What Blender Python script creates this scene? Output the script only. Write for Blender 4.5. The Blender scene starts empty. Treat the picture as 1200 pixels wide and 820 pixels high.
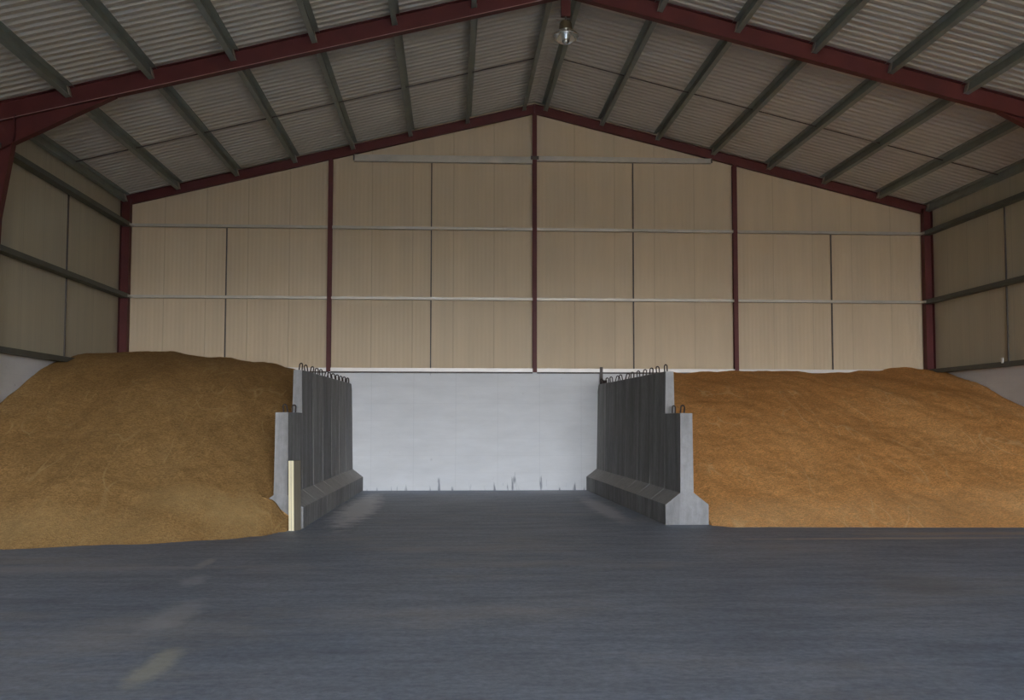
import bpy, bmesh, math, random
from mathutils import Vector, Matrix, noise

random.seed(7)
scene = bpy.context.scene
COL = scene.collection

# ------------------------------------------------------------------ camera
cam_data = bpy.data.cameras.new('camera')
cam = bpy.data.objects.new('camera', cam_data)
COL.objects.link(cam)
YAW, PITCH, ROLL = 0.0561, 0.0639, 0.0013
fwd = Vector((math.sin(YAW) * math.cos(PITCH), math.cos(YAW) * math.cos(PITCH), math.sin(PITCH)))
rt = Vector((math.cos(YAW), -math.sin(YAW), 0))
up = rt.cross(fwd)
rt2 = rt * math.cos(ROLL) + up * math.sin(ROLL)
up2 = up * math.cos(ROLL) - rt * math.sin(ROLL)
m = Matrix((rt2, up2, -fwd)).transposed().to_4x4()
m.translation = Vector((-2.029, -26.367, 1.724))
cam.matrix_world = m
cam_data.sensor_width = 36.0
cam_data.lens = 1262.8 / 1200 * 36.0
cam_data.clip_end = 300
scene.camera = cam

# ------------------------------------------------------------------ sky, doorway daylight, exposure
W = bpy.data.worlds.new('daylight')
scene.world = W
W.use_nodes = True
nt = W.node_tree
nt.nodes.clear()
tc = nt.nodes.new('ShaderNodeTexCoord')
sep = nt.nodes.new('ShaderNodeSeparateXYZ')
mr = nt.nodes.new('ShaderNodeMapRange')
mr.inputs['From Min'].default_value = -0.02
mr.inputs['From Max'].default_value = 0.03
mix = nt.nodes.new('ShaderNodeMix')
mix.data_type = 'RGBA'
GROUND = (0.60, 0.47, 0.30)
SKY = (0.90, 0.94, 1.02)
GROUND_GAIN, SKY_GAIN = 0.17, 1.9
mix.inputs['A'].default_value = (*[c * GROUND_GAIN for c in GROUND], 1)
mix.inputs['B'].default_value = (*[c * SKY_GAIN for c in SKY], 1)
bg = nt.nodes.new('ShaderNodeBackground')
bg.inputs['Strength'].default_value = 39.0
wo = nt.nodes.new('ShaderNodeOutputWorld')
nt.links.new(tc.outputs['Generated'], sep.inputs[0])
nt.links.new(sep.outputs['Z'], mr.inputs['Value'])
nt.links.new(mr.outputs[0], mix.inputs['Factor'])
# the sky turns from pale near the horizon to blue higher up
mr2 = nt.nodes.new('ShaderNodeMapRange')
mr2.inputs['From Min'].default_value = 0.06
mr2.inputs['From Max'].default_value = 0.30
mix2 = nt.nodes.new('ShaderNodeMix')
mix2.data_type = 'RGBA'
mix2.inputs['B'].default_value = (0.75, 1.35, 2.3, 1)
nt.links.new(sep.outputs['Z'], mr2.inputs['Value'])
nt.links.new(mr2.outputs[0], mix2.inputs['Factor'])
nt.links.new(mix.outputs['Result'], mix2.inputs['A'])
nt.links.new(mix2.outputs['Result'], bg.inputs['Color'])
nt.links.new(bg.outputs[0], wo.inputs[0])

Y_FRONT = -54.0                     # the front gable with the open doorway, behind the camera
DOOR_X0, DOOR_X1, DOOR_H = -5.0, 8.5, 6.4
pd = bpy.data.lights.new('doorway_portal', 'AREA')
pd.shape = 'RECTANGLE'
pd.size = DOOR_X1 - DOOR_X0
pd.size_y = DOOR_H
pd.cycles.is_portal = True
po = bpy.data.objects.new('doorway_portal', pd)
COL.objects.link(po)
po.location = ((DOOR_X0 + DOOR_X1) / 2, Y_FRONT - 0.02, DOOR_H / 2)
po.rotation_euler = (math.radians(90), 0, 0)      # -Z of the lamp looks down +y, into the store

# low sun through the doorway: its patch lies on the floor well behind the camera and warms the roof
sd = bpy.data.lights.new('sun', 'SUN')
sd.energy = 110.0
sd.color = (1.0, 0.86, 0.62)
sd.angle = math.radians(0.6)
so = bpy.data.objects.new('sun', sd)
COL.objects.link(so)
so.location = (-20, -80, 30)
so.rotation_euler = Vector((0.22, math.cos(math.radians(21)), -math.sin(math.radians(21)))).to_track_quat('-Z', 'Y').to_euler()

vs = scene.view_settings
vs.view_transform = 'Standard'
vs.look = 'None'
vs.gamma = 1.0
vs.use_curve_mapping = False
vs.exposure = 0.0

# ------------------------------------------------------------------ materials
def nodes_mat(name, rough=0.8, metal=0.0, spec=0.3):
    mt = bpy.data.materials.new(name)
    mt.use_nodes = True
    n = mt.node_tree
    b = n.nodes['Principled BSDF']
    b.inputs['Roughness'].default_value = rough
    b.inputs['Metallic'].default_value = metal
    b.inputs['Specular IOR Level'].default_value = spec
    return mt, n, b


def N(n, kind, **kw):
    nd = n.nodes.new(kind)
    for k, v in kw.items():
        if k in nd.inputs:
            nd.inputs[k].default_value = v
        else:
            setattr(nd, k, v)
    return nd


def coords(n, scale=(1, 1, 1), world=False):
    mp = N(n, 'ShaderNodeMapping')
    mp.inputs['Scale'].default_value = scale
    if world:
        g = N(n, 'ShaderNodeNewGeometry')
        n.links.new(g.outputs['Position'], mp.inputs['Vector'])
    else:
        t = N(n, 'ShaderNodeTexCoord')
        n.links.new(t.outputs['Object'], mp.inputs['Vector'])
    return mp.outputs[0]


def noise_tex(n, vec, scale, detail=4, rough=0.6):
    t = N(n, 'ShaderNodeTexNoise', Scale=scale, Detail=detail, Roughness=rough)
    n.links.new(vec, t.inputs['Vector'])
    return t.outputs['Fac']


def ramp(n, fac, stops):
    r = N(n, 'ShaderNodeValToRGB')
    el = r.color_ramp.elements
    while len(el) < len(stops):
        el.new(0.5)
    for e, (p, c) in zip(el, stops):
        e.position = p
        e.color = (*c, 1) if len(c) == 3 else c
    n.links.new(fac, r.inputs[0])
    return r.outputs[0]


def mixc(n, a, b, fac, mode='MIX'):
    x = N(n, 'ShaderNodeMix')
    x.data_type = 'RGBA'
    x.blend_type = mode
    for val, key in ((a, 'A'), (b, 'B')):
        if isinstance(val, tuple):
            x.inputs[key].default_value = (*val, 1)
        else:
            n.links.new(val, x.inputs[key])
    if isinstance(fac, (int, float)):
        x.inputs['Factor'].default_value = fac
    else:
        n.links.new(fac, x.inputs['Factor'])
    return x.outputs['Result']


def math_n(n, op, a, b=None, c=None):
    x = N(n, 'ShaderNodeMath', operation=op)
    for i, v in enumerate((a, b, c)):
        if v is None:
            continue
        if isinstance(v, (int, float)):
            x.inputs[i].default_value = v
        else:
            n.links.new(v, x.inputs[i])
    return x.outputs[0]


def bump(n, b, height, dist, strength=1.0):
    x = N(n, 'ShaderNodeBump', Distance=dist, Strength=strength)
    n.links.new(height, x.inputs['Height'])
    n.links.new(x.outputs[0], b.inputs['Normal'])


def simple(name, col, rough=0.6, metal=0.0, var=0.12, scale=3.0, spec=0.3):
    mt, n, b = nodes_mat(name, rough, metal, spec)
    f = noise_tex(n, coords(n), scale, 5)
    lo = tuple(c * (1 - var) for c in col)
    hi = tuple(c * (1 + var) for c in col)
    n.links.new(ramp(n, f, [(0.3, lo), (0.7, hi)]), b.inputs['Base Color'])
    return mt


def mat_floor():
    mt, n, b = nodes_mat('dusty_concrete_floor', 0.56, 0, 0.5)
    v = coords(n)
    vs_ = coords(n, (0.28, 1.0, 1.0))
    big = noise_tex(n, v, 0.35, 6, 0.62)
    streak = noise_tex(n, vs_, 3.2, 6, 0.7)
    fine = noise_tex(n, v, 14, 5, 0.75)
    c = ramp(n, big, [(0.3, (0.25, 0.30, 0.385)), (0.7, (0.36, 0.40, 0.475))])
    c = mixc(n, c, ramp(n, streak, [(0.30, (0.55, 0.55, 0.56)), (0.62, (1.08, 1.08, 1.08))]), 0.75, 'MULTIPLY')
    c = mixc(n, c, ramp(n, fine, [(0.32, (0.55, 0.55, 0.56)), (0.66, (1.2, 1.2, 1.2))]), 0.7, 'MULTIPLY')
    # grain dust trodden about: thin warm film
    dust = noise_tex(n, coords(n, (0.5, 0.9, 1)), 0.55, 5, 0.65)
    c = mixc(n, c, (0.60, 0.52, 0.42), ramp(n, dust, [(0.52, (0, 0, 0)), (0.78, (0.42, 0.42, 0.42))]))
    # pale scuffs and spill marks with a shape of their own
    sp = N(n, 'ShaderNodeSeparateXYZ')
    n.links.new(v, sp.inputs[0])
    wob = noise_tex(n, v, 3.0, 5, 0.7)

    def spot(x, y, rx, ry, col, amt):
        nonlocal c
        dx = math_n(n, 'DIVIDE', math_n(n, 'SUBTRACT', sp.outputs['X'], x), rx)
        dy = math_n(n, 'DIVIDE', math_n(n, 'SUBTRACT', sp.outputs['Y'], y), ry)
        d = math_n(n, 'SQRT', math_n(n, 'ADD', math_n(n, 'MULTIPLY', dx, dx), math_n(n, 'MULTIPLY', dy, dy)))
        d = math_n(n, 'ADD', d, math_n(n, 'MULTIPLY', math_n(n, 'SUBTRACT', wob, 0.5), 1.5))
        f = N(n, 'ShaderNodeMapRange')
        f.inputs['From Min'].default_value = 1.0
        f.inputs['From Max'].default_value = 0.45
        f.inputs['To Max'].default_value = amt
        n.links.new(d, f.inputs['Value'])
        c = mixc(n, c, col, f.outputs[0])
    spot(-3.78, -5.2, 0.42, 4.6, (0.85, 0.85, 0.86), 0.8)
    spot(-4.95, -13.2, 0.10, 0.55, (0.68, 0.68, 0.6), 0.4)
    spot(-4.75, -14.6, 0.16, 0.5, (0.6, 0.63, 0.66), 0.4)
    spot(-4.08, -18.6, 0.14, 0.75, (0.72, 0.70, 0.52), 0.45)
    spot(-4.45, -16.6, 0.25, 1.0, (0.58, 0.59, 0.6), 0.4)
    spot(0.9, -5.5, 0.28, 3.4, (0.68, 0.68, 0.7), 0.6)
    spot(4.4, -10.9, 2.6, 0.16, (0.72, 0.62, 0.48), 0.6)
    spot(6.2, -10.3, 2.6, 0.25, (0.58, 0.46, 0.32), 0.5)
    spot(2.9, -15.3, 0.7, 0.8, (0.2, 0.2, 0.21), 0.45)
    spot(-7.0, -13.6, 3.0, 0.3, (0.56, 0.56, 0.57), 0.35)
    n.links.new(c, b.inputs['Base Color'])
    bump(n, b, fine, 0.01, 0.5)
    return mt


def mat_cladding(axis, name, base):
    mt, n, b = nodes_mat(name, 0.55, 0, 0.3)
    v = coords(n)
    sp = N(n, 'ShaderNodeSeparateXYZ')
    n.links.new(v, sp.inputs[0])
    a = sp.outputs[axis]
    rib = math_n(n, 'SINE', math_n(n, 'MULTIPLY', a, 2 * math.pi / 0.10))
    wide = math_n(n, 'ABSOLUTE', math_n(n, 'SUBTRACT', math_n(n, 'FRACT', math_n(n, 'DIVIDE', a, 1.0)), 0.5))
    joint = N(n, 'ShaderNodeMapRange')
    joint.inputs['From Min'].default_value = 0.480
    joint.inputs['From Max'].default_value = 0.497
    n.links.new(wide, joint.inputs['Value'])
    st = noise_tex(n, coords(n, (2.5, 2.5, 0.25)), 1.2, 4, 0.6)
    lo = tuple(x * 0.93 for x in base)
    hi = tuple(min(1, x * 1.05) for x in base)
    c = ramp(n, st, [(0.3, lo), (0.7, hi)])
    c = mixc(n, c, tuple(x * 0.72 for x in base), math_n(n, 'MULTIPLY', joint.outputs[0], 0.5))
    n.links.new(c, b.inputs['Base Color'])
    bump(n, b, math_n(n, 'SUBTRACT', math_n(n, 'MULTIPLY', rib, 0.3), joint.outputs[0]), 0.006, 0.6)
    return mt


def mat_plinth():
    mt, n, b = nodes_mat('whitewashed_concrete', 0.8, 0, 0.2)
    v = coords(n)
    sp = N(n, 'ShaderNodeSeparateXYZ')
    n.links.new(v, sp.inputs[0])
    f = noise_tex(n, coords(n, (0.6, 0.6, 2.2)), 1.4, 6, 0.65)
    c = ramp(n, f, [(0.25, (0.62, 0.62, 0.61)), (0.75, (0.74, 0.74, 0.735))])
    # shutter-board lines: horizontal courses and a few upright joints
    crs = math_n(n, 'ABSOLUTE', math_n(n, 'SUBTRACT', math_n(n, 'FRACT', math_n(n, 'DIVIDE', sp.outputs['Z'], 0.42)), 0.5))
    ln = N(n, 'ShaderNodeMapRange')
    ln.inputs['From Min'].default_value = 0.480
    ln.inputs['From Max'].default_value = 0.498
    n.links.new(crs, ln.inputs['Value'])
    c = mixc(n, c, (0.55, 0.55, 0.545), math_n(n, 'MULTIPLY', ln.outputs[0], 0.25))
    upj = math_n(n, 'ABSOLUTE', math_n(n, 'SUBTRACT', math_n(n, 'FRACT', math_n(n, 'DIVIDE', math_n(n, 'ADD', sp.outputs['X'], math_n(n, 'MULTIPLY', sp.outputs['Y'], 1.0)), 1.02)), 0.5))
    uj = N(n, 'ShaderNodeMapRange')
    uj.inputs['From Min'].default_value = 0.488
    uj.inputs['From Max'].default_value = 0.498
    n.links.new(upj, uj.inputs['Value'])
    c = mixc(n, c, (0.50, 0.50, 0.50), math_n(n, 'MULTIPLY', uj.outputs[0], 0.3))
    # dark vertical scrapes near the foot
    sc = noise_tex(n, coords(n, (5.5, 5.5, 0.9)), 1.6, 3, 0.5)
    low = N(n, 'ShaderNodeMapRange')
    low.inputs['From Min'].default_value = 0.52
    low.inputs['From Max'].default_value = 0.02
    n.links.new(sp.outputs['Z'], low.inputs['Value'])
    k = ramp(n, math_n(n, 'ADD', sc, math_n(n, 'MULTIPLY', low.outputs[0], 0.14)), [(0.70, (0, 0, 0)), (0.78, (0.85, 0.85, 0.85))])
    k = math_n(n, 'MULTIPLY', k, math_n(n, 'GREATER_THAN', low.outputs[0], 0.01))
    c = mixc(n, c, (0.20, 0.21, 0.23), k)
    # small knocks higher up
    kn = noise_tex(n, v, 5.0, 3, 0.5)
    c = mixc(n, c, (0.42, 0.41, 0.40), ramp(n, kn, [(0.74, (0, 0, 0)), (0.80, (0.6, 0.6, 0.6))]))
    n.links.new(c, b.inputs['Base Color'])
    bump(n, b, f, 0.01, 0.25)
    return mt


def mat_block():
    mt, n, b = nodes_mat('precast_concrete', 0.85, 0, 0.2)
    oi = N(n, 'ShaderNodeObjectInfo')
    f = noise_tex(n, coords(n, (2.2, 2.2, 0.35), world=True), 2.0, 6, 0.65)
    g = noise_tex(n, coords(n, world=True), 9.0, 4, 0.7)
    c = ramp(n, f, [(0.28, (0.19, 0.182, 0.175)), (0.72, (0.38, 0.37, 0.36))])
    c = mixc(n, c, ramp(n, g, [(0.3, (0.75, 0.75, 0.75)), (0.7, (1.1, 1.1, 1.1))]), 0.6, 'MULTIPLY')
    c = mixc(n, c, ramp(n, oi.outputs['Random'], [(0.0, (0.82, 0.82, 0.83)), (1.0, (1.1, 1.1, 1.08))]), 1.0, 'MULTIPLY')
    # light on the upward faces, painted in as a paler dusty tone
    ge = N(n, 'ShaderNodeNewGeometry')
    sz = N(n, 'ShaderNodeSeparateXYZ')
    n.links.new(ge.outputs['Normal'], sz.inputs[0])
    upf = N(n, 'ShaderNodeMapRange')
    upf.inputs['From Min'].default_value = 0.35
    upf.inputs['From Max'].default_value = 0.75
    upf.inputs['To Max'].default_value = 0.8
    n.links.new(sz.outputs['Z'], upf.inputs['Value'])
    c = mixc(n, c, (0.52, 0.50, 0.47), math_n(n, 'MULTIPLY', upf.outputs[0], math_n(n, 'ADD', g, 0.3)))
    n.links.new(c, b.inputs['Base Color'])
    bump(n, b, g, 0.008, 0.5)
    return mt


def mat_grain(name, lo, mid, hi, pale, spill=None):
    mt, n, b = nodes_mat(name, 0.9, 0, 0.12)
    v = coords(n)
    big = noise_tex(n, coords(n, (0.8, 0.35, 0.8)), 0.8, 5, 0.6)
    kern = N(n, 'ShaderNodeTexVoronoi', Scale=42.0)
    n.links.new(v, kern.inputs['Vector'])
    sp = N(n, 'ShaderNodeSeparateColor')
    n.links.new(kern.outputs['Color'], sp.inputs[0])
    med = noise_tex(n, v, 6.0, 6, 0.75)
    c = ramp(n, big, [(0.30, lo), (0.52, mid), (0.78, hi)])
    c = mixc(n, c, ramp(n, sp.outputs[0], [(0.0, (0.62, 0.60, 0.56)), (1.0, (1.28, 1.27, 1.22))]), 0.75, 'MULTIPLY')
    c = mixc(n, c, ramp(n, med, [(0.3, (0.80, 0.79, 0.76)), (0.7, (1.13, 1.13, 1.12))]), 0.8, 'MULTIPLY')
    # thin pale runs where husk-rich grain has trickled down the slope
    mp = N(n, 'ShaderNodeMapping')
    mp.inputs['Rotation'].default_value = (0, 0, math.radians(38))
    mp.inputs['Scale'].default_value = (1.5, 0.33, 0.6)
    n.links.new(coords(n), mp.inputs['Vector'])
    w1 = noise_tex(n, mp.outputs[0], 1.1, 1, 0.5)
    mp2 = N(n, 'ShaderNodeMapping')
    mp2.inputs['Rotation'].default_value = (0, 0, math.radians(-25))
    mp2.inputs['Scale'].default_value = (1.5, 0.36, 0.6)
    n.links.new(coords(n), mp2.inputs['Vector'])
    w2 = noise_tex(n, mp2.outputs[0], 0.9, 1, 0.5)
    gate = ramp(n, noise_tex(n, v, 0.9, 3, 0.6), [(0.45, (0, 0, 0)), (0.62, (1, 1, 1))])
    for w in (w1, w2):
        rg = N(n, 'ShaderNodeMapRange')
        rg.inputs['From Min'].default_value = 0.010
        rg.inputs['From Max'].default_value = 0.002
        rg.inputs['To Max'].default_value = 0.4
        n.links.new(math_n(n, 'ABSOLUTE', math_n(n, 'SUBTRACT', w, 0.5)), rg.inputs['Value'])
        c = mixc(n, c, pale, math_n(n, 'MULTIPLY', rg.outputs[0], gate))
    if spill:                       # a fan of fresh, paler grain spilt at the foot of the heap
        sx = N(n, 'ShaderNodeSeparateXYZ')
        n.links.new(v, sx.inputs[0])
        for x, y, rx, ry, amt in spill:
            dx = math_n(n, 'DIVIDE', math_n(n, 'SUBTRACT', sx.outputs['X'], x), rx)
            dy = math_n(n, 'DIVIDE', math_n(n, 'SUBTRACT', sx.outputs['Y'], y), ry)
            d = math_n(n, 'ADD', math_n(n, 'MULTIPLY', dx, dx), math_n(n, 'MULTIPLY', dy, dy))
            d = math_n(n, 'ADD', d, math_n(n, 'MULTIPLY', math_n(n, 'SUBTRACT', med, 0.5), 2.2))
            fr = N(n, 'ShaderNodeMapRange')
            fr.inputs['From Min'].default_value = 1.1
            fr.inputs['From Max'].default_value = -0.3
            fr.inputs['To Max'].default_value = amt
            n.links.new(d, fr.inputs['Value'])
            c = mixc(n, c, pale, fr.outputs[0])
    n.links.new(c, b.inputs['Base Color'])
    bump(n, b, math_n(n, 'ADD', kern.outputs['Distance'], math_n(n, 'MULTIPLY', med, 2.0)), 0.012, 0.5)
    return mt


M = {}
M['floor'] = mat_floor()
M['clad_back'] = mat_cladding('X', 'cream_cladding_gable', (0.58, 0.455, 0.30))
M['clad_side'] = mat_cladding('Y', 'cream_cladding_side', (0.50, 0.45, 0.33))
M['plinth'] = mat_plinth()
M['roof'] = simple('pale_roof_sheeting', (0.50, 0.46, 0.38), 0.5, 0, 0.05, 1.5)
M['red'] = simple('red_oxide_steel', (0.098, 0.019, 0.017), 0.55, 0, 0.15, 2.5, 0.3)
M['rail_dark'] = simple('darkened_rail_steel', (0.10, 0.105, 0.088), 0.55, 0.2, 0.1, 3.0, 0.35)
M['red_lit'] = simple('lit_red_paint_edge', (0.36, 0.20, 0.18), 0.5, 0, 0.15, 6.0, 0.4)  # the red steel with light painted into it, for the rafter edge
M['galv'] = simple('galvanised_steel', (0.46, 0.42, 0.35), 0.45, 0.3, 0.10, 4.0, 0.4)
M['sill'] = simple('lit_galvanised_steel', (0.66, 0.62, 0.57), 0.45, 0.2, 0.06, 4.0, 0.4)  # galvanised steel with the lowest rail's stronger light painted in
M['purlin'] = simple('weathered_galvanised_steel', (0.235, 0.255, 0.215), 0.55, 0.15, 0.10, 3.0, 0.4)
M['dark_steel'] = simple('dull_dark_steel', (0.10, 0.085, 0.075), 0.6, 0.3, 0.2, 6.0)
M['rust'] = simple('rusty_steel_bar', (0.055, 0.040, 0.034), 0.75, 0.2, 0.3, 20.0)
M['block'] = mat_block()
M['grain_brown'] = mat_grain('brown_grain', (0.335, 0.190, 0.070), (0.375, 0.218, 0.083), (0.43, 0.27, 0.115), (0.56, 0.385, 0.165),
                           [(-5.9, -9.75, 0.95, 0.6, 0.36), (-5.2, -9.9, 0.55, 0.9, 0.40), (-7.6, -11.0, 2.2, 0.7, 0.26)])
M['grain_gold'] = mat_grain('golden_grain', (0.58, 0.270, 0.085), (0.64, 0.310, 0.104), (0.70, 0.37, 0.14), (0.82, 0.55, 0.27),
                          [(3.2, -8.9, 1.8, 0.8, 0.26), (6.5, -8.8, 2.4, 1.0, 0.22)])
M['white_plastic'] = simple('white_plastic', (0.75, 0.75, 0.72), 0.4, 0, 0.03)
M['housing'] = simple('dull_brown_housing', (0.13, 0.10, 0.055), 0.5, 0.2, 0.1)


def mat_wood(name, col):
    mt, n, b = nodes_mat(name, 0.7, 0, 0.2)
    w = noise_tex(n, coords(n, (14, 14, 0.8)), 2.0, 5, 0.6)
    n.links.new(ramp(n, w, [(0.3, tuple(x * 0.82 for x in col)), (0.7, col)]), b.inputs['Base Color'])
    return mt


M['wood_lit'] = mat_wood('lit_pale_timber', (0.88, 0.78, 0.52))  # post faces towards the light, the light painted into the timber
M['wood_shaded'] = mat_wood('shaded_timber_side', (0.20, 0.17, 0.125))  # same timber with the shade of its side faces painted in


def mat_glass():
    mt, n, b = nodes_mat('ribbed_lamp_glass', 0.08, 0, 0.5)
    b.inputs['Base Color'].default_value = (0.92, 0.96, 0.97, 1)
    b.inputs['Transmission Weight'].default_value = 0.9
    b.inputs['IOR'].default_value = 1.5
    return mt


M['glass'] = mat_glass()
M['mirror'] = simple('polished_aluminium', (0.85, 0.87, 0.88), 0.15, 1.0, 0.02)

# ------------------------------------------------------------------ mesh helpers
def obj(name, bm, mat, parent=None, smooth=False):
    bmesh.ops.recalc_face_normals(bm, faces=bm.faces)
    me = bpy.data.meshes.new(name)
    bm.to_mesh(me)
    bm.free()
    for mm in (mat if isinstance(mat, (list, tuple)) else [mat]):
        me.materials.append(mm)
    if smooth:
        for p in me.polygons:
            p.use_smooth = True
    o = bpy.data.objects.new(name, me)
    COL.objects.link(o)
    if parent:
        o.parent = parent
    return o


def tag(o, label, cat, group=None, kind=None):
    o['label'] = label
    o['category'] = cat
    if group:
        o['group'] = group
    if kind:
        o['kind'] = kind
    return o


def struct(o, label=None):
    o['kind'] = 'structure'
    if label:
        o['label'] = label
    return o


def box(bm, x0, x1, y0, y1, z0, z1, bev=0.0):
    vs_ = [bm.verts.new(p) for p in ((x0, y0, z0), (x1, y0, z0), (x1, y1, z0), (x0, y1, z0),
                                     (x0, y0, z1), (x1, y0, z1), (x1, y1, z1), (x0, y1, z1))]
    fs = [bm.faces.new([vs_[i] for i in q]) for q in
          ((0, 3, 2, 1), (4, 5, 6, 7), (0, 1, 5, 4), (1, 2, 6, 5), (2, 3, 7, 6), (3, 0, 4, 7))]
    if bev:
        es = list({e for f in fs for e in f.edges})
        bmesh.ops.bevel(bm, geom=es, offset=bev, segments=2, affect='EDGES')
    return fs


def loft(bm, rings, cap=True):
    """closed profiles (lists of points) joined one to the next"""
    rows = [[bm.verts.new(p) for p in r] for r in rings]
    k = len(rows[0])
    for a, b_ in zip(rows, rows[1:]):
        for i in range(k):
            j = (i + 1) % k
            bm.faces.new((a[i], a[j], b_[j], b_[i]))
    if cap:
        bm.faces.new(rows[0][::-1])
        bm.faces.new(rows[-1])


def tube(bm, pts, r, seg=8):
    pts = [Vector(p) for p in pts]
    rings = []
    for i, p in enumerate(pts):
        t = (pts[min(i + 1, len(pts) - 1)] - pts[max(i - 1, 0)]).normalized()
        a = Vector((0, 1, 0)) if abs(t.y) < 0.9 else Vector((1, 0, 0))
        u = t.cross(a).normalized()
        w = t.cross(u)
        rings.append([p + u * (r * math.cos(2 * math.pi * k / seg)) + w * (r * math.sin(2 * math.pi * k / seg)) for k in range(seg)])
    loft(bm, rings)


def lathe(bm, prof, seg=28):
    rows = [[bm.verts.new((r * math.cos(2 * math.pi * k / seg), r * math.sin(2 * math.pi * k / seg), z)) for k in range(seg)] for r, z in prof]
    for a, b_ in zip(rows, rows[1:]):
        for i in range(seg):
            j = (i + 1) % seg
            bm.faces.new((a[i], a[j], b_[j], b_[i]))
    bm.faces.new(rows[0])
    bm.faces.new(rows[-1][::-1])


def i_profile(w, d, tf, tw):
    """I section outline in (a, b): a across the flange, b from 0 (bottom) to d (top)"""
    h, t = w / 2, tw / 2
    return [(-h, 0), (h, 0), (h, tf), (t, tf), (t, d - tf), (h, d - tf), (h, d), (-h, d), (-h, d - tf), (-t, d - tf), (-t, tf), (-h, tf)]


# ------------------------------------------------------------------ shell of the store
HALF = 10.0
BAY = 7.67
Z_GIRT = {'gable': 8.16, 'upper': 6.381, 'middle': 4.652, 'sill': 2.911}
SLOPE = 0.2491
PD = 0.18


def z_pur(x):                       # underside of the purlins
    return 6.9145 + (10 - abs(x)) * SLOPE


def z_sheet(x):                     # underside of the roof sheets
    return z_pur(x) + PD


# floor
bm = bmesh.new()
box(bm, -HALF - 0.2, HALF + 0.2, Y_FRONT - 0.2, 0.2, -0.25, 0.0)
struct(obj('floor', bm, M['floor']))

# gable wall: cladding above, whitewashed concrete below
bm = bmesh.new()
ring = [(-HALF - 0.1, 2.86), (HALF + 0.1, 2.86), (HALF + 0.1, z_sheet(10) + 0.05), (0, z_sheet(0) + 0.08), (-HALF - 0.1, z_sheet(10) + 0.05)]
loft(bm, [[(x, 0.0, z) for x, z in ring], [(x, 0.12, z) for x, z in ring]])
struct(obj('wall_back', bm, M['clad_back']))
bm = bmesh.new()
box(bm, -HALF - 0.1, HALF + 0.1, -0.12, 0.14, -0.1, 2.86)
struct(obj('wall_back_lower', bm, M['plinth']))

for s, nm in ((-1, 'left'), (1, 'right')):
    bm = bmesh.new()
    a, b_ = sorted((s * HALF, s * (HALF + 0.12)))
    box(bm, a, b_, Y_FRONT, -0.001, 2.862, z_sheet(10) + 0.03)
    struct(obj('wall_' + nm, bm, M['clad_side']))
    bm = bmesh.new()
    a, b_ = sorted((s * (HALF - 0.05), s * (HALF + 0.14)))
    box(bm, a, b_, Y_FRONT, -0.12, -0.1, 2.86)
    struct(obj('wall_' + nm + '_lower', bm, M['plinth']))

# front gable with the open doorway (behind the camera)
bm = bmesh.new()
zt = z_sheet(10) + 0.05
for ring in ([(-HALF - 0.1, -0.1), (DOOR_X0, -0.1), (DOOR_X0, zt), (-HALF - 0.1, zt)],
             [(DOOR_X1, -0.1), (HALF + 0.1, -0.1), (HALF + 0.1, zt), (DOOR_X1, zt)],
             [(DOOR_X0, DOOR_H), (DOOR_X1, DOOR_H), (DOOR_X1, zt), (DOOR_X0, zt)],
             [(-HALF - 0.1, zt), (HALF + 0.1, zt), (0, z_sheet(0) + 0.08)]):
    loft(bm, [[(x, Y_FRONT, z) for x, z in ring], [(x, Y_FRONT - 0.12, z) for x, z in ring]])
struct(obj('wall_front', bm, M['clad_back']))

# roof: trapezoidal sheets, ribs running up the slope
PITCH = 0.22
for s, nm in ((-1, 'left'), (1, 'right')):
    bm = bmesh.new()
    prof = []
    y = Y_FRONT - 0.1
    while y < 0.1:
        prof += [(y, 0.0), (y + PITCH * 0.42, 0.0), (y + PITCH * 0.55, 0.04), (y + PITCH * 0.87, 0.04)]
        y += PITCH
    lo = [bm.verts.new((s * (HALF + 0.15), yy, z_sheet(HALF + 0.15) + dz)) for yy, dz in prof]
    hi = [bm.verts.new((0.0, yy, z_sheet(0) + dz)) for yy, dz in prof]
    for i in range(len(prof) - 1):
        bm.faces.new((lo[i], lo[i + 1], hi[i + 1], hi[i]))
    o = obj('ceiling_' + nm, bm, M['roof'])
    md = o.modifiers.new('gauge', 'SOLIDIFY')
    md.thickness = 0.006
    struct(o)

# ------------------------------------------------------------------ heaps of grain
def smin(a, b_, k):
    h = max(k - abs(a - b_), 0.0) / k
    return min(a, b_) - h * h * k * 0.25


def interp(x, tab):
    if x <= tab[0][0]:
        return tab[0][1]
    for (x0, y0), (x1, y1) in zip(tab, tab[1:]):
        if x <= x1:
            t = (x - x0) / (x1 - x0)
            t = t * t * (3 - 2 * t)
            return y0 + (y1 - y0) * t
    return tab[-1][1]


def foot_half(z):
    """half width of a block at height z"""
    if z <= 0.33:
        return 0.36
    if z <= 0.52:
        return 0.36 + (0.106 - 0.36) * (z - 0.33) / 0.19
    return 0.106 - 0.033 * min((z - 0.5) / 2.065, 1.0)


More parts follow.
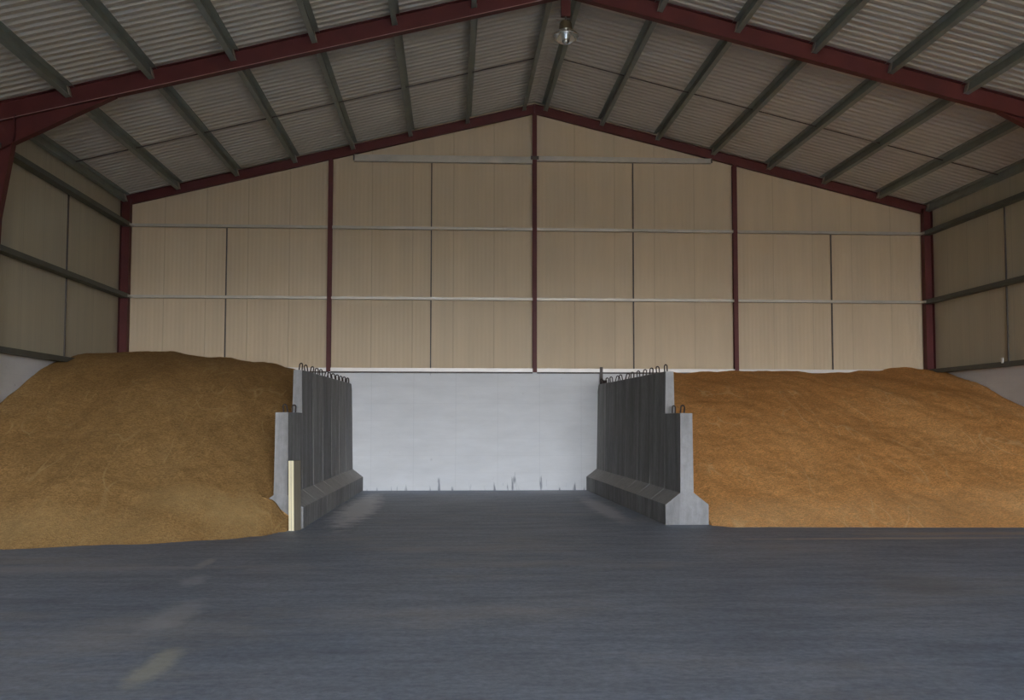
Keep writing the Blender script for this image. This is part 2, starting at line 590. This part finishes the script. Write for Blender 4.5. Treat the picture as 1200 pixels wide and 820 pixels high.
def heap(name, mat, wall_x, block_side, centre, block_front, toe, top, slope, k, rough, seed, y_back=-0.13):
    """grain lying at its angle of repose: height falls from the back wall to the toe line toe(x)"""
    bm = bmesh.new()
    nx = 130
    rows = []
    off = Vector((seed * 7.3, seed * 3.1, 0))
    def height(x, y):
        d = y - toe(x)
        z = smin(slope(x) * d, top(x), k)
        fade = min(1.0, max(d, 0.0) / 1.2)
        big = noise.fractal(Vector((x * 0.45, y * 0.22, 0)) + off, 1.0, 2.0, 3)
        rill = noise.fractal(Vector((x * 1.6 + y * 0.5, y * 0.35, 3)) + off, 1.0, 2.0, 3)
        fin = noise.fractal(Vector((x, y, 0)) * 3.2 + off, 0.9, 2.0, 3)
        z += fade * rough * (0.10 * big + 0.035 * rill + 0.014 * fin)
        return max(z, -0.012)

    def edge(y):
        """x of the heap's edge along the blocks at depth y"""
        yy = max(y, block_front)
        x = centre(yy) - block_side * 0.36
        for _ in range(40):
            x += 0.25 * (centre(yy) - block_side * (foot_half(height(x, yy)) + 0.012) - x)
        return x

    x_end = -4.54 if block_side > 0 else 2.21
    x_mid = -5.12 if block_side > 0 else 2.27
    y_end = min(toe(-10 + 0.1 * q) for q in range(201) if (q < 56 if block_side > 0 else q > 118)) - 0.08
    ys = [y_back + (block_front - y_back) * q / 170 for q in range(171)]
    ys += [block_front - 0.012 + (y_end - block_front + 0.012) * q / 60 for q in range(61)]
    ny = len(ys) - 1
    for y in ys:
        e_ = edge(y) if y > block_front - 0.005 else x_end
        xs = [wall_x + (x_mid - wall_x) * i / (nx - 12) for i in range(nx - 12)] + [x_mid + (e_ - x_mid) * i / 12 for i in range(13)]
        if block_side < 0:
            xs.reverse()
        rows.append([bm.verts.new((x, y, height(x, y))) for x in xs])
    for j in range(ny):
        for i in range(nx):
            bm.faces.new((rows[j][i], rows[j][i + 1], rows[j + 1][i + 1], rows[j + 1][i]))
    # close the sides, back and underneath so the heap is solid; along a block wall it lies on the splayed foot
    def side_chain(w, sgn):
        z = w.co.z
        out = [w]
        for zz in (0.52, 0.33, 0.32, -0.02):
            zz = min(zz, z - 0.002 if zz < 0 else z)
            if block_side == sgn:
                x = centre(w.co.y) - sgn * (foot_half(max(zz, 0)) + 0.012)
                if w.co.y < block_front - 0.005:
                    x = w.co.x
            else:
                x = w.co.x
            out.append(bm.verts.new((x, w.co.y, zz)))
        return out
    left = [side_chain(rows[j][0], -1) for j in range(ny + 1)]
    right = [side_chain(rows[j][nx], 1) for j in range(ny + 1)]
    for ch in (left, right):
        for a, b_ in zip(ch, ch[1:]):
            for k_ in range(4):
                bm.faces.new((a[k_], b_[k_], b_[k_ + 1], a[k_ + 1]))
    for row, la, ra in ((rows[0], left[0], right[0]), (rows[ny], left[ny], right[ny])):
        bm.faces.new(list(row) + ra[1:] + la[:0:-1])
    bm.faces.new([c[4] for c in left] + [c[4] for c in right[::-1]])
    o = obj(name, bm, mat)
    for p in o.data.polygons:
        p.use_smooth = len(p.vertices) == 4 and p.normal.z > 0.3
    return o


def left_edge_at(y):                # centre line of the two block walls
    return -4.71 + (y + 9.09) * 0.0234


def right_edge_at(y):
    return 1.834 - (y + 8.79) * 0.0245


TOE_L = [(-10.1, -11.95), (-8.0, -11.62), (-6.45, -11.2), (-5.3, -10.65), (-4.85, -10.25), (-4.6, -9.62), (-4.4, -9.3)]
TOP_L = [(-10, 3.14), (-8.6, 3.20), (-7.4, 3.14), (-6.4, 3.02), (-5.6, 2.80), (-5.05, 2.56), (-4.6, 2.42)]


def toe_left(x):
    return interp(x, TOE_L) + 0.10 * noise.noise(Vector((x * 1.1, 5.0, 0))) + 0.03 * noise.noise(Vector((x * 5, 9.0, 0)))


def toe_right(x):
    return interp(x, [(1.7, -8.85), (2.2, -8.93), (2.5, -9.22), (7.2, -9.45), (10, -9.75)]) + 0.07 * noise.noise(Vector((x * 0.8, 1.0, 0))) + 0.04 * noise.noise(Vector((x * 4, 2.0, 0)))


h = heap('grain_heap', M['grain_brown'], -9.94, 1, left_edge_at, -9.10, toe_left,
         lambda x: interp(x, TOP_L), lambda x: 0.40, 1.0, 0.8, 1)
tag(h, 'brown heap of loose grain against the left wall beside the timber post', 'grain', kind='stuff')
h = heap('grain_heap', M['grain_gold'], 9.94, -1, right_edge_at, -8.80, toe_right,
         lambda x: interp(x, [(1.75, 2.62), (2.6, 2.86), (3.4, 3.13), (10, 3.10)]), lambda x: 0.385, 1.5, 1.0, 2)
tag(h, 'wide golden orange heap of loose grain filling the right bay', 'grain', kind='stuff')

# ------------------------------------------------------------------ red steel frame
def column_bm(x, y, w, d, z1, along_x=True, z0=0.0, taper=None):
    """I column; flanges face the room (normal along y) when along_x, else along x"""
    bm = bmesh.new()
    p = i_profile(w, d, 0.012, 0.009)
    def ring(z, dd):
        pp = i_profile(w, dd, 0.012, 0.009)
        if along_x:
            return [(x + a, y - b_, z) for a, b_ in pp]
        s = 1 if x < 0 else -1
        return [(x + s * b_, y + a, z) for a, b_ in pp]
    if taper:
        loft(bm, [ring(z, dd) for z, dd in taper])
    else:
        loft(bm, [ring(z0, d), ring(z1, d)])
    return bm


def g_under(x):                     # underside of the gable rafters
    return 6.835 + (10 - abs(x)) * 0.2448


for x, lab in ((-5, 'slender red steel column on the back wall above the left block wall'),
               (0, 'red steel column at the middle of the back wall, under the roof ridge'),
               (5, 'slender red steel column on the back wall above the right grain heap')):
    c = obj('steel_column', column_bm(x, -0.055, 0.105, 0.125, g_under(x) - 0.005, z0=2.862), M['red'])
    tag(c, lab, 'column', 'gable columns')
    for zz in ([Z_GIRT['gable']] if x == 0 else []) + [Z_GIRT['upper'], Z_GIRT['middle'], Z_GIRT['sill']]:
        bm = bmesh.new()
        wd = 0.10 if zz == Z_GIRT['gable'] else 0.062
        box(bm, x - wd, x + wd, -0.188, -0.181, zz - 0.045, zz + 0.045)
        if zz == Z_GIRT['gable']:
            obj('cleat', bm, M['dark_steel'], c)
        else:
            bm.free()
for s, nm in ((-1, 'left'), (1, 'right')):
    bm = column_bm(s * 9.985, -0.17, 0.20, 0.22, 7.0, along_x=False, z0=2.862)
    c = obj('steel_column', bm, M['red'])
    tag(c, f'broad red steel column in the back {nm} corner of the store', 'column', 'corner columns')

# tapered columns of the nearer portal frame
for s, nm in ((-1, 'left'),):
    bm = column_bm(s * 9.99, -BAY, 0.18, 0.3, 6.7, along_x=False, taper=[(0, 0.18), (3.6, 0.20), (5.14, 0.245), (6.60, 0.47), (6.92, 0.47)])
    c = obj('steel_column', bm, M['red'])
    tag(c, f'red tapered steel column under the nearer rafter at the {nm} wall', 'column')


def rafter_bm(s, y, w, depth_top, under, x0, x1, tf=0.014, tw=0.010):
    bm = bmesh.new()
    rings = []
    for x in (x0, x1):
        zb = under(x)
        d = depth_top(x) - zb
        rings.append([(s * x, y + a, zb + b_) for a, b_ in i_profile(w, d, tf, tw)])
    loft(bm, rings)
    return bm


for s, nm in ((-1, 'left'), (1, 'right')):
    r = obj('roof_rafter', rafter_bm(s, -0.115, 0.11, lambda x: g_under(x) + 0.235, g_under, 9.90, 0.004), M['red'])
    tag(r, f'red steel rafter along the top of the back wall, {nm} slope', 'rafter', 'gable rafters')
    bm = bmesh.new()
    box(bm, min(s * 0.004, s * 0.016), max(s * 0.004, s * 0.016), -0.175, -0.065, g_under(0) - 0.02, g_under(0) + 0.23)
    obj('end_plate', bm, M['red'], r)

    def n_under(x):
        return z_pur(x) - 0.165
    r = obj('roof_rafter', rafter_bm(s, -BAY, 0.17, lambda x: z_sheet(x) - 0.004, n_under, 9.98, 0.004), M['red'])
    tag(r, f'deep red steel rafter of the nearer frame, {nm} slope', 'rafter', 'portal rafters')
    if s < 0:  # light along the lower flange edge, painted as a paler strip
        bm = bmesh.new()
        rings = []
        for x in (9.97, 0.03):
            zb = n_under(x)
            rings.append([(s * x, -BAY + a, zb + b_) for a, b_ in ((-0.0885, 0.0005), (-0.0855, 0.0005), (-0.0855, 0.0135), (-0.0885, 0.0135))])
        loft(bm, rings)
        obj('flange_edge', bm, M['red_lit'], r)['label'] = 'pale lower edge, light painted on'
    # haunch: tapered cutting under the rafter by the column
    bm = bmesh.new()
    rings = []
    for x, dz in ((9.98, 0.56), (9.5, 0.43), (7.85, 0.012)):
        z1 = n_under(x) + 0.001
        z0 = z1 - dz
        tf = min(0.012, dz * 0.45)
        rings.append([(s * x, -BAY + a, z0 + b_) for a, b_ in
                      [(-0.085, 0), (0.085, 0), (0.085, tf), (0.006, tf), (0.006, dz), (-0.006, dz), (-0.006, tf), (-0.085, tf)]])
    loft(bm, rings)
    obj('haunch', bm, M['red'], r)
    bm = bmesh.new()
    box(bm, min(s * 0.004, s * 0.02), max(s * 0.004, s * 0.02), -BAY - 0.085, -BAY + 0.085, n_under(0) - 0.03, z_sheet(0) - 0.02)
    obj('end_plate', bm, M['red'], r)

# ------------------------------------------------------------------ purlins (Z sections) and their cleats
ORD = ['eaves', 'first', 'second', 'third', 'fourth', 'fifth', 'sixth', 'ridge']


def purlin(s, k, y0, y1, label, group):
    x = 9.86 if k == 0 else (10 * (1 - k / 7.0) + 0.225 * k / 7)
    ca = 1 / math.hypot(1, SLOPE)
    e = Vector((s * ca, 0, -SLOPE * ca))        # down the slope
    nrm = Vector((s * SLOPE * ca, 0, ca))       # out through the roof
    o0 = Vector((s * x, 0, z_pur(x)))
    d = PD * ca - 0.004
    t, f, lip = 0.008, 0.09, 0.018
    z = [(0, 0), (f, 0), (f, lip), (f - t, lip), (f - t, t), (t, t), (t, d), (-f, d), (-f, d - lip), (-f + t, d - lip), (-f + t, d - t), (0, d - t)]
    bm = bmesh.new()
    rings = [[o0 + e * a + nrm * b_ + Vector((0, y, 0)) for a, b_ in z] for y in (y0, y1)]
    loft(bm, rings)
    p = obj('roof_purlin', bm, M['purlin'])
    tag(p, label, 'purlin', group)
    for yy, sg in ((y0, 1), (y1, -1)):
        bm = bmesh.new()
        q = [(-0.012, -0.004), (-0.001, -0.004), (-0.001, d), (-0.012, d)]
        loft(bm, [[o0 + e * a + nrm * b_ + Vector((0, y, 0)) for a, b_ in q] for y in (yy + sg * 0.0, yy + sg * 0.13)])
        obj('cleat', bm, M['galv'], p)
    return p


for s, nm in ((-1, 'left'), (1, 'right')):
    for k in range(8):
        what = {0: f'grey steel eaves purlin along the {nm} side wall in the far bay',
                7: f'grey ridge purlin in the far bay, {nm} of the pair at the apex'}.get(
                    k, f'grey roof purlin in the far bay, {ORD[k]} up from the {nm} eaves')
        purlin(s, k, -BAY + 0.02, -0.185, what, 'far bay purlins')
    for k in (range(1, 7) if s < 0 else range(2, 7)):
        purlin(s, k, -2 * BAY + 0.1, -BAY - 0.02, f'grey roof purlin in the nearer bay, {ORD[k]} up from the {nm} eaves', 'nearer bay purlins')

# slim tie rods across the purlins half-way along the far bay
for s, nm in ((-1, 'left'), (1, 'right')):
    bm = bmesh.new()
    tube(bm, [(s * 9.85, -3.78, z_pur(9.85) + 0.10), (s * 0.24, -3.78, z_pur(0.24) + 0.10)], 0.014, 8)
    tag(obj('tie_rod', bm, M['dark_steel']), f'thin dark tie rod crossing the {nm} roof slope half-way along the far bay', 'tie rod')

# ------------------------------------------------------------------ sheeting rails
def rail_profile(h, d, t=0.006, lip=0.02):
    """open C on its side: a = out from the wall, b = height about the centre"""
    q = h / 2
    return [(0, -q), (d, -q), (d, q), (0, q), (0, q - lip), (t, q - lip), (t, q - t), (d - t, q - t), (d - t, -q + t), (t, -q + t), (t, -q + lip), (0, -q + lip)]


def rail_back(x0, x1, z, h=0.085, d=0.115, y=-0.052):
    bm = bmesh.new()
    loft(bm, [[(x, y - a, z + b_) for a, b_ in rail_profile(h, d)] for x in (x0, x1)])
    return bm


BAYS = [(-9.76, -5.055, 'first bay from the left'), (-4.945, -0.055, 'second bay from the left'),
        (0.055, 4.945, 'second bay from the right'), (5.055, 9.76, 'first bay from the right')]
for key, lv in (('upper', 'upper'), ('middle', 'middle'), ('sill', 'lowest')):
    for i, (a, b_, where) in enumerate(BAYS):
        h = 0.085 if key == 'sill' else 0.062
        r = obj('wall_rail', rail_back(a, b_, Z_GIRT[key], h, 0.14), M['sill' if key == 'sill' else 'galv'])
        tag(r, f'{lv} steel rail, {where} of the back wall', 'wall rail', 'back wall rails')
        if key == 'sill':
            bm = bmesh.new()
            box(bm, a, b_, -0.188, -0.122, Z_GIRT[key] - h / 2 - 0.036, Z_GIRT[key] - h / 2 - 0.001)
            obj('packing_strip', bm, M['dark_steel'], r)
for a, b_, nm in ((-4.44, -0.055, 'left'), (0.055, 4.42, 'right')):
    r = obj('wall_rail', rail_back(a, b_, 8.105 if nm == 'left' else 8.15, 0.165 if nm == 'left' else 0.12, 0.12), M['galv'])
    tag(r, f'deeper steel rail high in the gable, {nm} of the middle column', 'wall rail', 'gable rails')
    bm = bmesh.new()
    z = 8.105 if nm == 'left' else 8.15
    hh = 0.165 if nm == 'left' else 0.12
    xx = a if nm == 'left' else b_
    box(bm, xx - 0.02, xx + 0.02, -0.176, -0.15, z - hh * 0.4, z + hh * 0.4)
    obj('end_cleat', bm, M['dark_steel'], r)
for s, nm in ((-1, 'left'), (1, 'right')):
    for key, lv in (('upper', 'upper'), ('middle', 'middle'), ('sill', 'lowest')):
        bm = bmesh.new()
        x = s * (HALF - 0.052)
        loft(bm, [[(x - s * a, y, Z_GIRT[key] + b_) for a, b_ in rail_profile(0.10, 0.19)] for y in (-2 * BAY, -0.178)])
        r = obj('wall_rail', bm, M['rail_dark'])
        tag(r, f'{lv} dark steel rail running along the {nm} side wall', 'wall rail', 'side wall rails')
        bm = bmesh.new()        # return piece that carries the rail round the corner column
        xa, xb = sorted((s * (HALF - 0.052 - 0.19), s * 9.80))
        pts = [(s * 9.765, -0.30, Z_GIRT[key]), (s * 9.765, -0.24, Z_GIRT[key]), (s * 9.735, -0.195, Z_GIRT[key]), (s * 9.68, -0.18, Z_GIRT[key])]
        tube(bm, pts, 0.032, 8)
        obj('corner_joint', bm, M['galv'], r)

# upright tie strips mid-bay on the walls
def strip_back(x, z0, z1):
    bm = bmesh.new()
    box(bm, x - 0.015, x + 0.015, -0.05, -0.022, z0, z1)
    return bm


for x, z0, z1, where in ((-7.5, 2.96, Z_GIRT['upper'], 'above the left grain heap'), (-2.54, 2.96, Z_GIRT['gable'] - 0.05, 'left of the middle column'),
                         (2.46, 2.96, Z_GIRT['gable'] - 0.05, 'right of the middle column'), (7.46, 2.96, Z_GIRT['upper'], 'above the right grain heap')):
    tag(obj('tie_strip', strip_back(x, z0, z1), M['dark_steel']), f'thin dark upright tie strip on the back wall, {where}', 'tie strip', 'back wall tie strips')
for s, nm in ((-1, 'left'), (1, 'right')):
    bm = bmesh.new()
    xa, xb = sorted((s * 9.965, s * 9.99))
    box(bm, xa, xb, -3.79, -3.755, 2.96, Z_GIRT['upper'])
    tag(obj('tie_strip', bm, M['dark_steel']), f'thin upright tie strip on the {nm} side wall', 'tie strip', 'side wall tie strips')

# ------------------------------------------------------------------ precast retaining blocks
def block_bm(L, H, t_top, chamfer=0.0):
    """inverted T wall unit; length along local y from 0 to L, base centred on x"""
    f, t = 0.36, 0.106
    tt = t_top / 2
    side = [(f, 0.0), (f, 0.33), (t, 0.52), (tt, H)]
    prof = [(-x, z) for x, z in side[::-1]][::-1]
    ring = [(x, z) for x, z in side] + [(-x, z) for x, z in side[::-1]]
    bm = bmesh.new()
    g = 0.003
    if chamfer:
        loft(bm, [[(x, g, z) for x, z in ring], [(x, L - chamfer, z) for x, z in ring],
                  [(x, L - g, z if z < H - 0.01 else H - chamfer) for x, z in ring]])
    else:
        loft(bm, [[(x, y, z) for x, z in ring] for y in (g, L - g)])
    es = [e for e in bm.edges if e.calc_length() > 0.02]
    bmesh.ops.bevel(bm, geom=es, offset=0.005, segments=1, affect='EDGES')
    return bm


def loop_bm(hh=0.13, w=0.030):
    bm = bmesh.new()
    pts = [(-w, 0, -0.03), (-w, 0, hh - w)]
    for k in range(1, 6):
        a = math.pi - math.pi * k / 6
        pts.append((w * math.cos(a), 0, hh - w + w * math.sin(a)))
    pts += [(w, 0, hh - w), (w, 0, -0.03)]
    tube(bm, pts, 0.0125, 6)
    return bm


def block(L, H, t_top, chamfer=0.0):
    o = obj('retaining_block', block_bm(L, H, t_top, chamfer), M['block'])
    for fy in (0.24, 0.76):
        lp = obj('lifting_loop', loop_bm(), M['rust'], o, smooth=True)
        lp.location = (0, L * fy, H)
        lp.rotation_euler = (random.uniform(-0.15, 0.15), random.uniform(-0.2, 0.2), random.uniform(-0.5, 0.5))
    return o


def dup(o):
    c = o.copy()
    COL.objects.link(c)
    for ch in list(o.children):
        d = ch.copy()
        COL.objects.link(d)
        d.parent = c
        d.rotation_euler = (random.uniform(-0.2, 0.2), random.uniform(-0.25, 0.25), random.uniform(-0.6, 0.6))
    return c


NTH = ['nearest the doorway', 'second from the front', 'third from the front', 'fourth from the front', 'fifth from the front', 'touching the white back wall']
low0 = tall0 = None
for side, cx, y_low, y_tall, rz in (('left', left_edge_at, -9.09, -7.63, -math.atan(0.0234)), ('right', right_edge_at, -8.79, -7.60, math.atan(0.0245))):
    L = (-0.135 - y_tall) / 6.0
    lo = block(y_tall - y_low, 1.825, 0.205)
    lo.location = (cx(y_low), y_low, 0)
    lo.rotation_euler = (0, 0, rz)
    tag(lo, f'low grey concrete block at the front end of the {side} wall' + (', beside the timber post' if side == 'left' else ', its splayed foot showing'), 'concrete block', f'{side} retaining wall blocks')
    first = block(L, 2.565, 0.145)
    for i in range(6):
        if i == 0:
            b_ = first
        elif i == 5:
            b_ = block(L, 2.565, 0.145, 0.16)
        else:
            b_ = dup(first)
        y = y_tall + i * L
        b_.location = (cx(y), y, 0)
        b_.rotation_euler = (0, 0, rz)
        tag(b_, f'tall grey concrete block in the {side} retaining wall, {NTH[i] if i else "first behind the low end block"}', 'concrete block', f'{side} retaining wall blocks')

# steel hanger dropped from the rail to the end of the right-hand block wall
bm = bmesh.new()
box(bm, 1.590, 1.660, -0.255, -0.200, 2.53, 2.99)
hg = obj('steel_hanger', bm, M['dark_steel'])
tag(hg, 'short brown steel hanger from the rail down to the back of the right block wall', 'bracket')
bm = bmesh.new()
box(bm, 1.664, 1.76, -0.28, -0.20, 2.568, 2.67, 0.006)
obj('clamp', bm, M['rust'], hg)

# ------------------------------------------------------------------ timber post at the front of the left block wall
bm = bmesh.new()
fs = box(bm, -0.047, 0.047, -0.10, 0.10, 0.0, 1.075)
post = obj('timber_post', bm, [M['wood_shaded'], M['wood_lit']])
for p in post.data.polygons:
    if abs(p.normal.y) > 0.9:
        p.material_index = 1
post.location = (-4.44, -9.37, 0)
post.rotation_euler = (0, math.radians(-1.2), math.radians(-24))
bm = bmesh.new()
box(bm, -0.002, 0.002, -0.1015, -0.099, 0.0, 1.07)
obj('centre_groove', bm, M['wood_shaded'], post)
tag(post, 'pale upright timber post leaning by the front end of the left block wall', 'post')

# ------------------------------------------------------------------ lamp under the apex of the nearer frame
ZA = z_pur(0) - 0.165
lamp = bpy.data.objects.new('high_bay_lamp', None)
COL.objects.link(lamp)
lamp.location = (-0.03, -BAY, 8.37)
tag(lamp, 'clear high-bay lamp hanging on a red bracket below the roof apex', 'lamp')
bm = bmesh.new()
top = ZA - 0.03 - 8.37
box(bm, -0.085, 0.085, -0.05, 0.05, 0.50, top, 0.006)
obj('hanger', bm, M['red'], lamp)
bm = bmesh.new()
tube(bm, [(0, 0, 0.51), (0, 0, 0.40)], 0.018, 10)
obj('stem', bm, M['dark_steel'], lamp)
bm = bmesh.new()
lathe(bm, [(0.05, 0.43), (0.085, 0.42), (0.11, 0.37), (0.12, 0.28), (0.13, 0.26), (0.10, 0.255)])
obj('gear_housing', bm, M['housing'], lamp, smooth=True)
bm = bmesh.new()
prof_o = [(0.10, 0.262), (0.15, 0.245), (0.20, 0.205), (0.225, 0.16), (0.228, 0.145), (0.19, 0.09), (0.12, 0.035), (0.04, 0.005)]
lathe(bm, prof_o)
obj('glass_refractor', bm, M['glass'], lamp, smooth=True)
bm = bmesh.new()
lathe(bm, [(0.218, 0.150), (0.236, 0.150), (0.236, 0.170), (0.222, 0.172)])
obj('rim', bm, M['mirror'], lamp, smooth=True)
bm = bmesh.new()
lathe(bm, [(0.03, 0.25), (0.055, 0.20), (0.065, 0.13), (0.05, 0.07), (0.02, 0.045)])
obj('bulb', bm, M['mirror'], lamp, smooth=True)

# ------------------------------------------------------------------ small pale fitting on the right side rail
bm = bmesh.new()
box(bm, 9.735, 9.755, -3.99, -3.91, 2.93, 3.05, 0.005)
ft = obj('rail_fitting', bm, M['white_plastic'])
tag(ft, 'small white fitting clipped to the lowest rail of the right side wall', 'fitting')
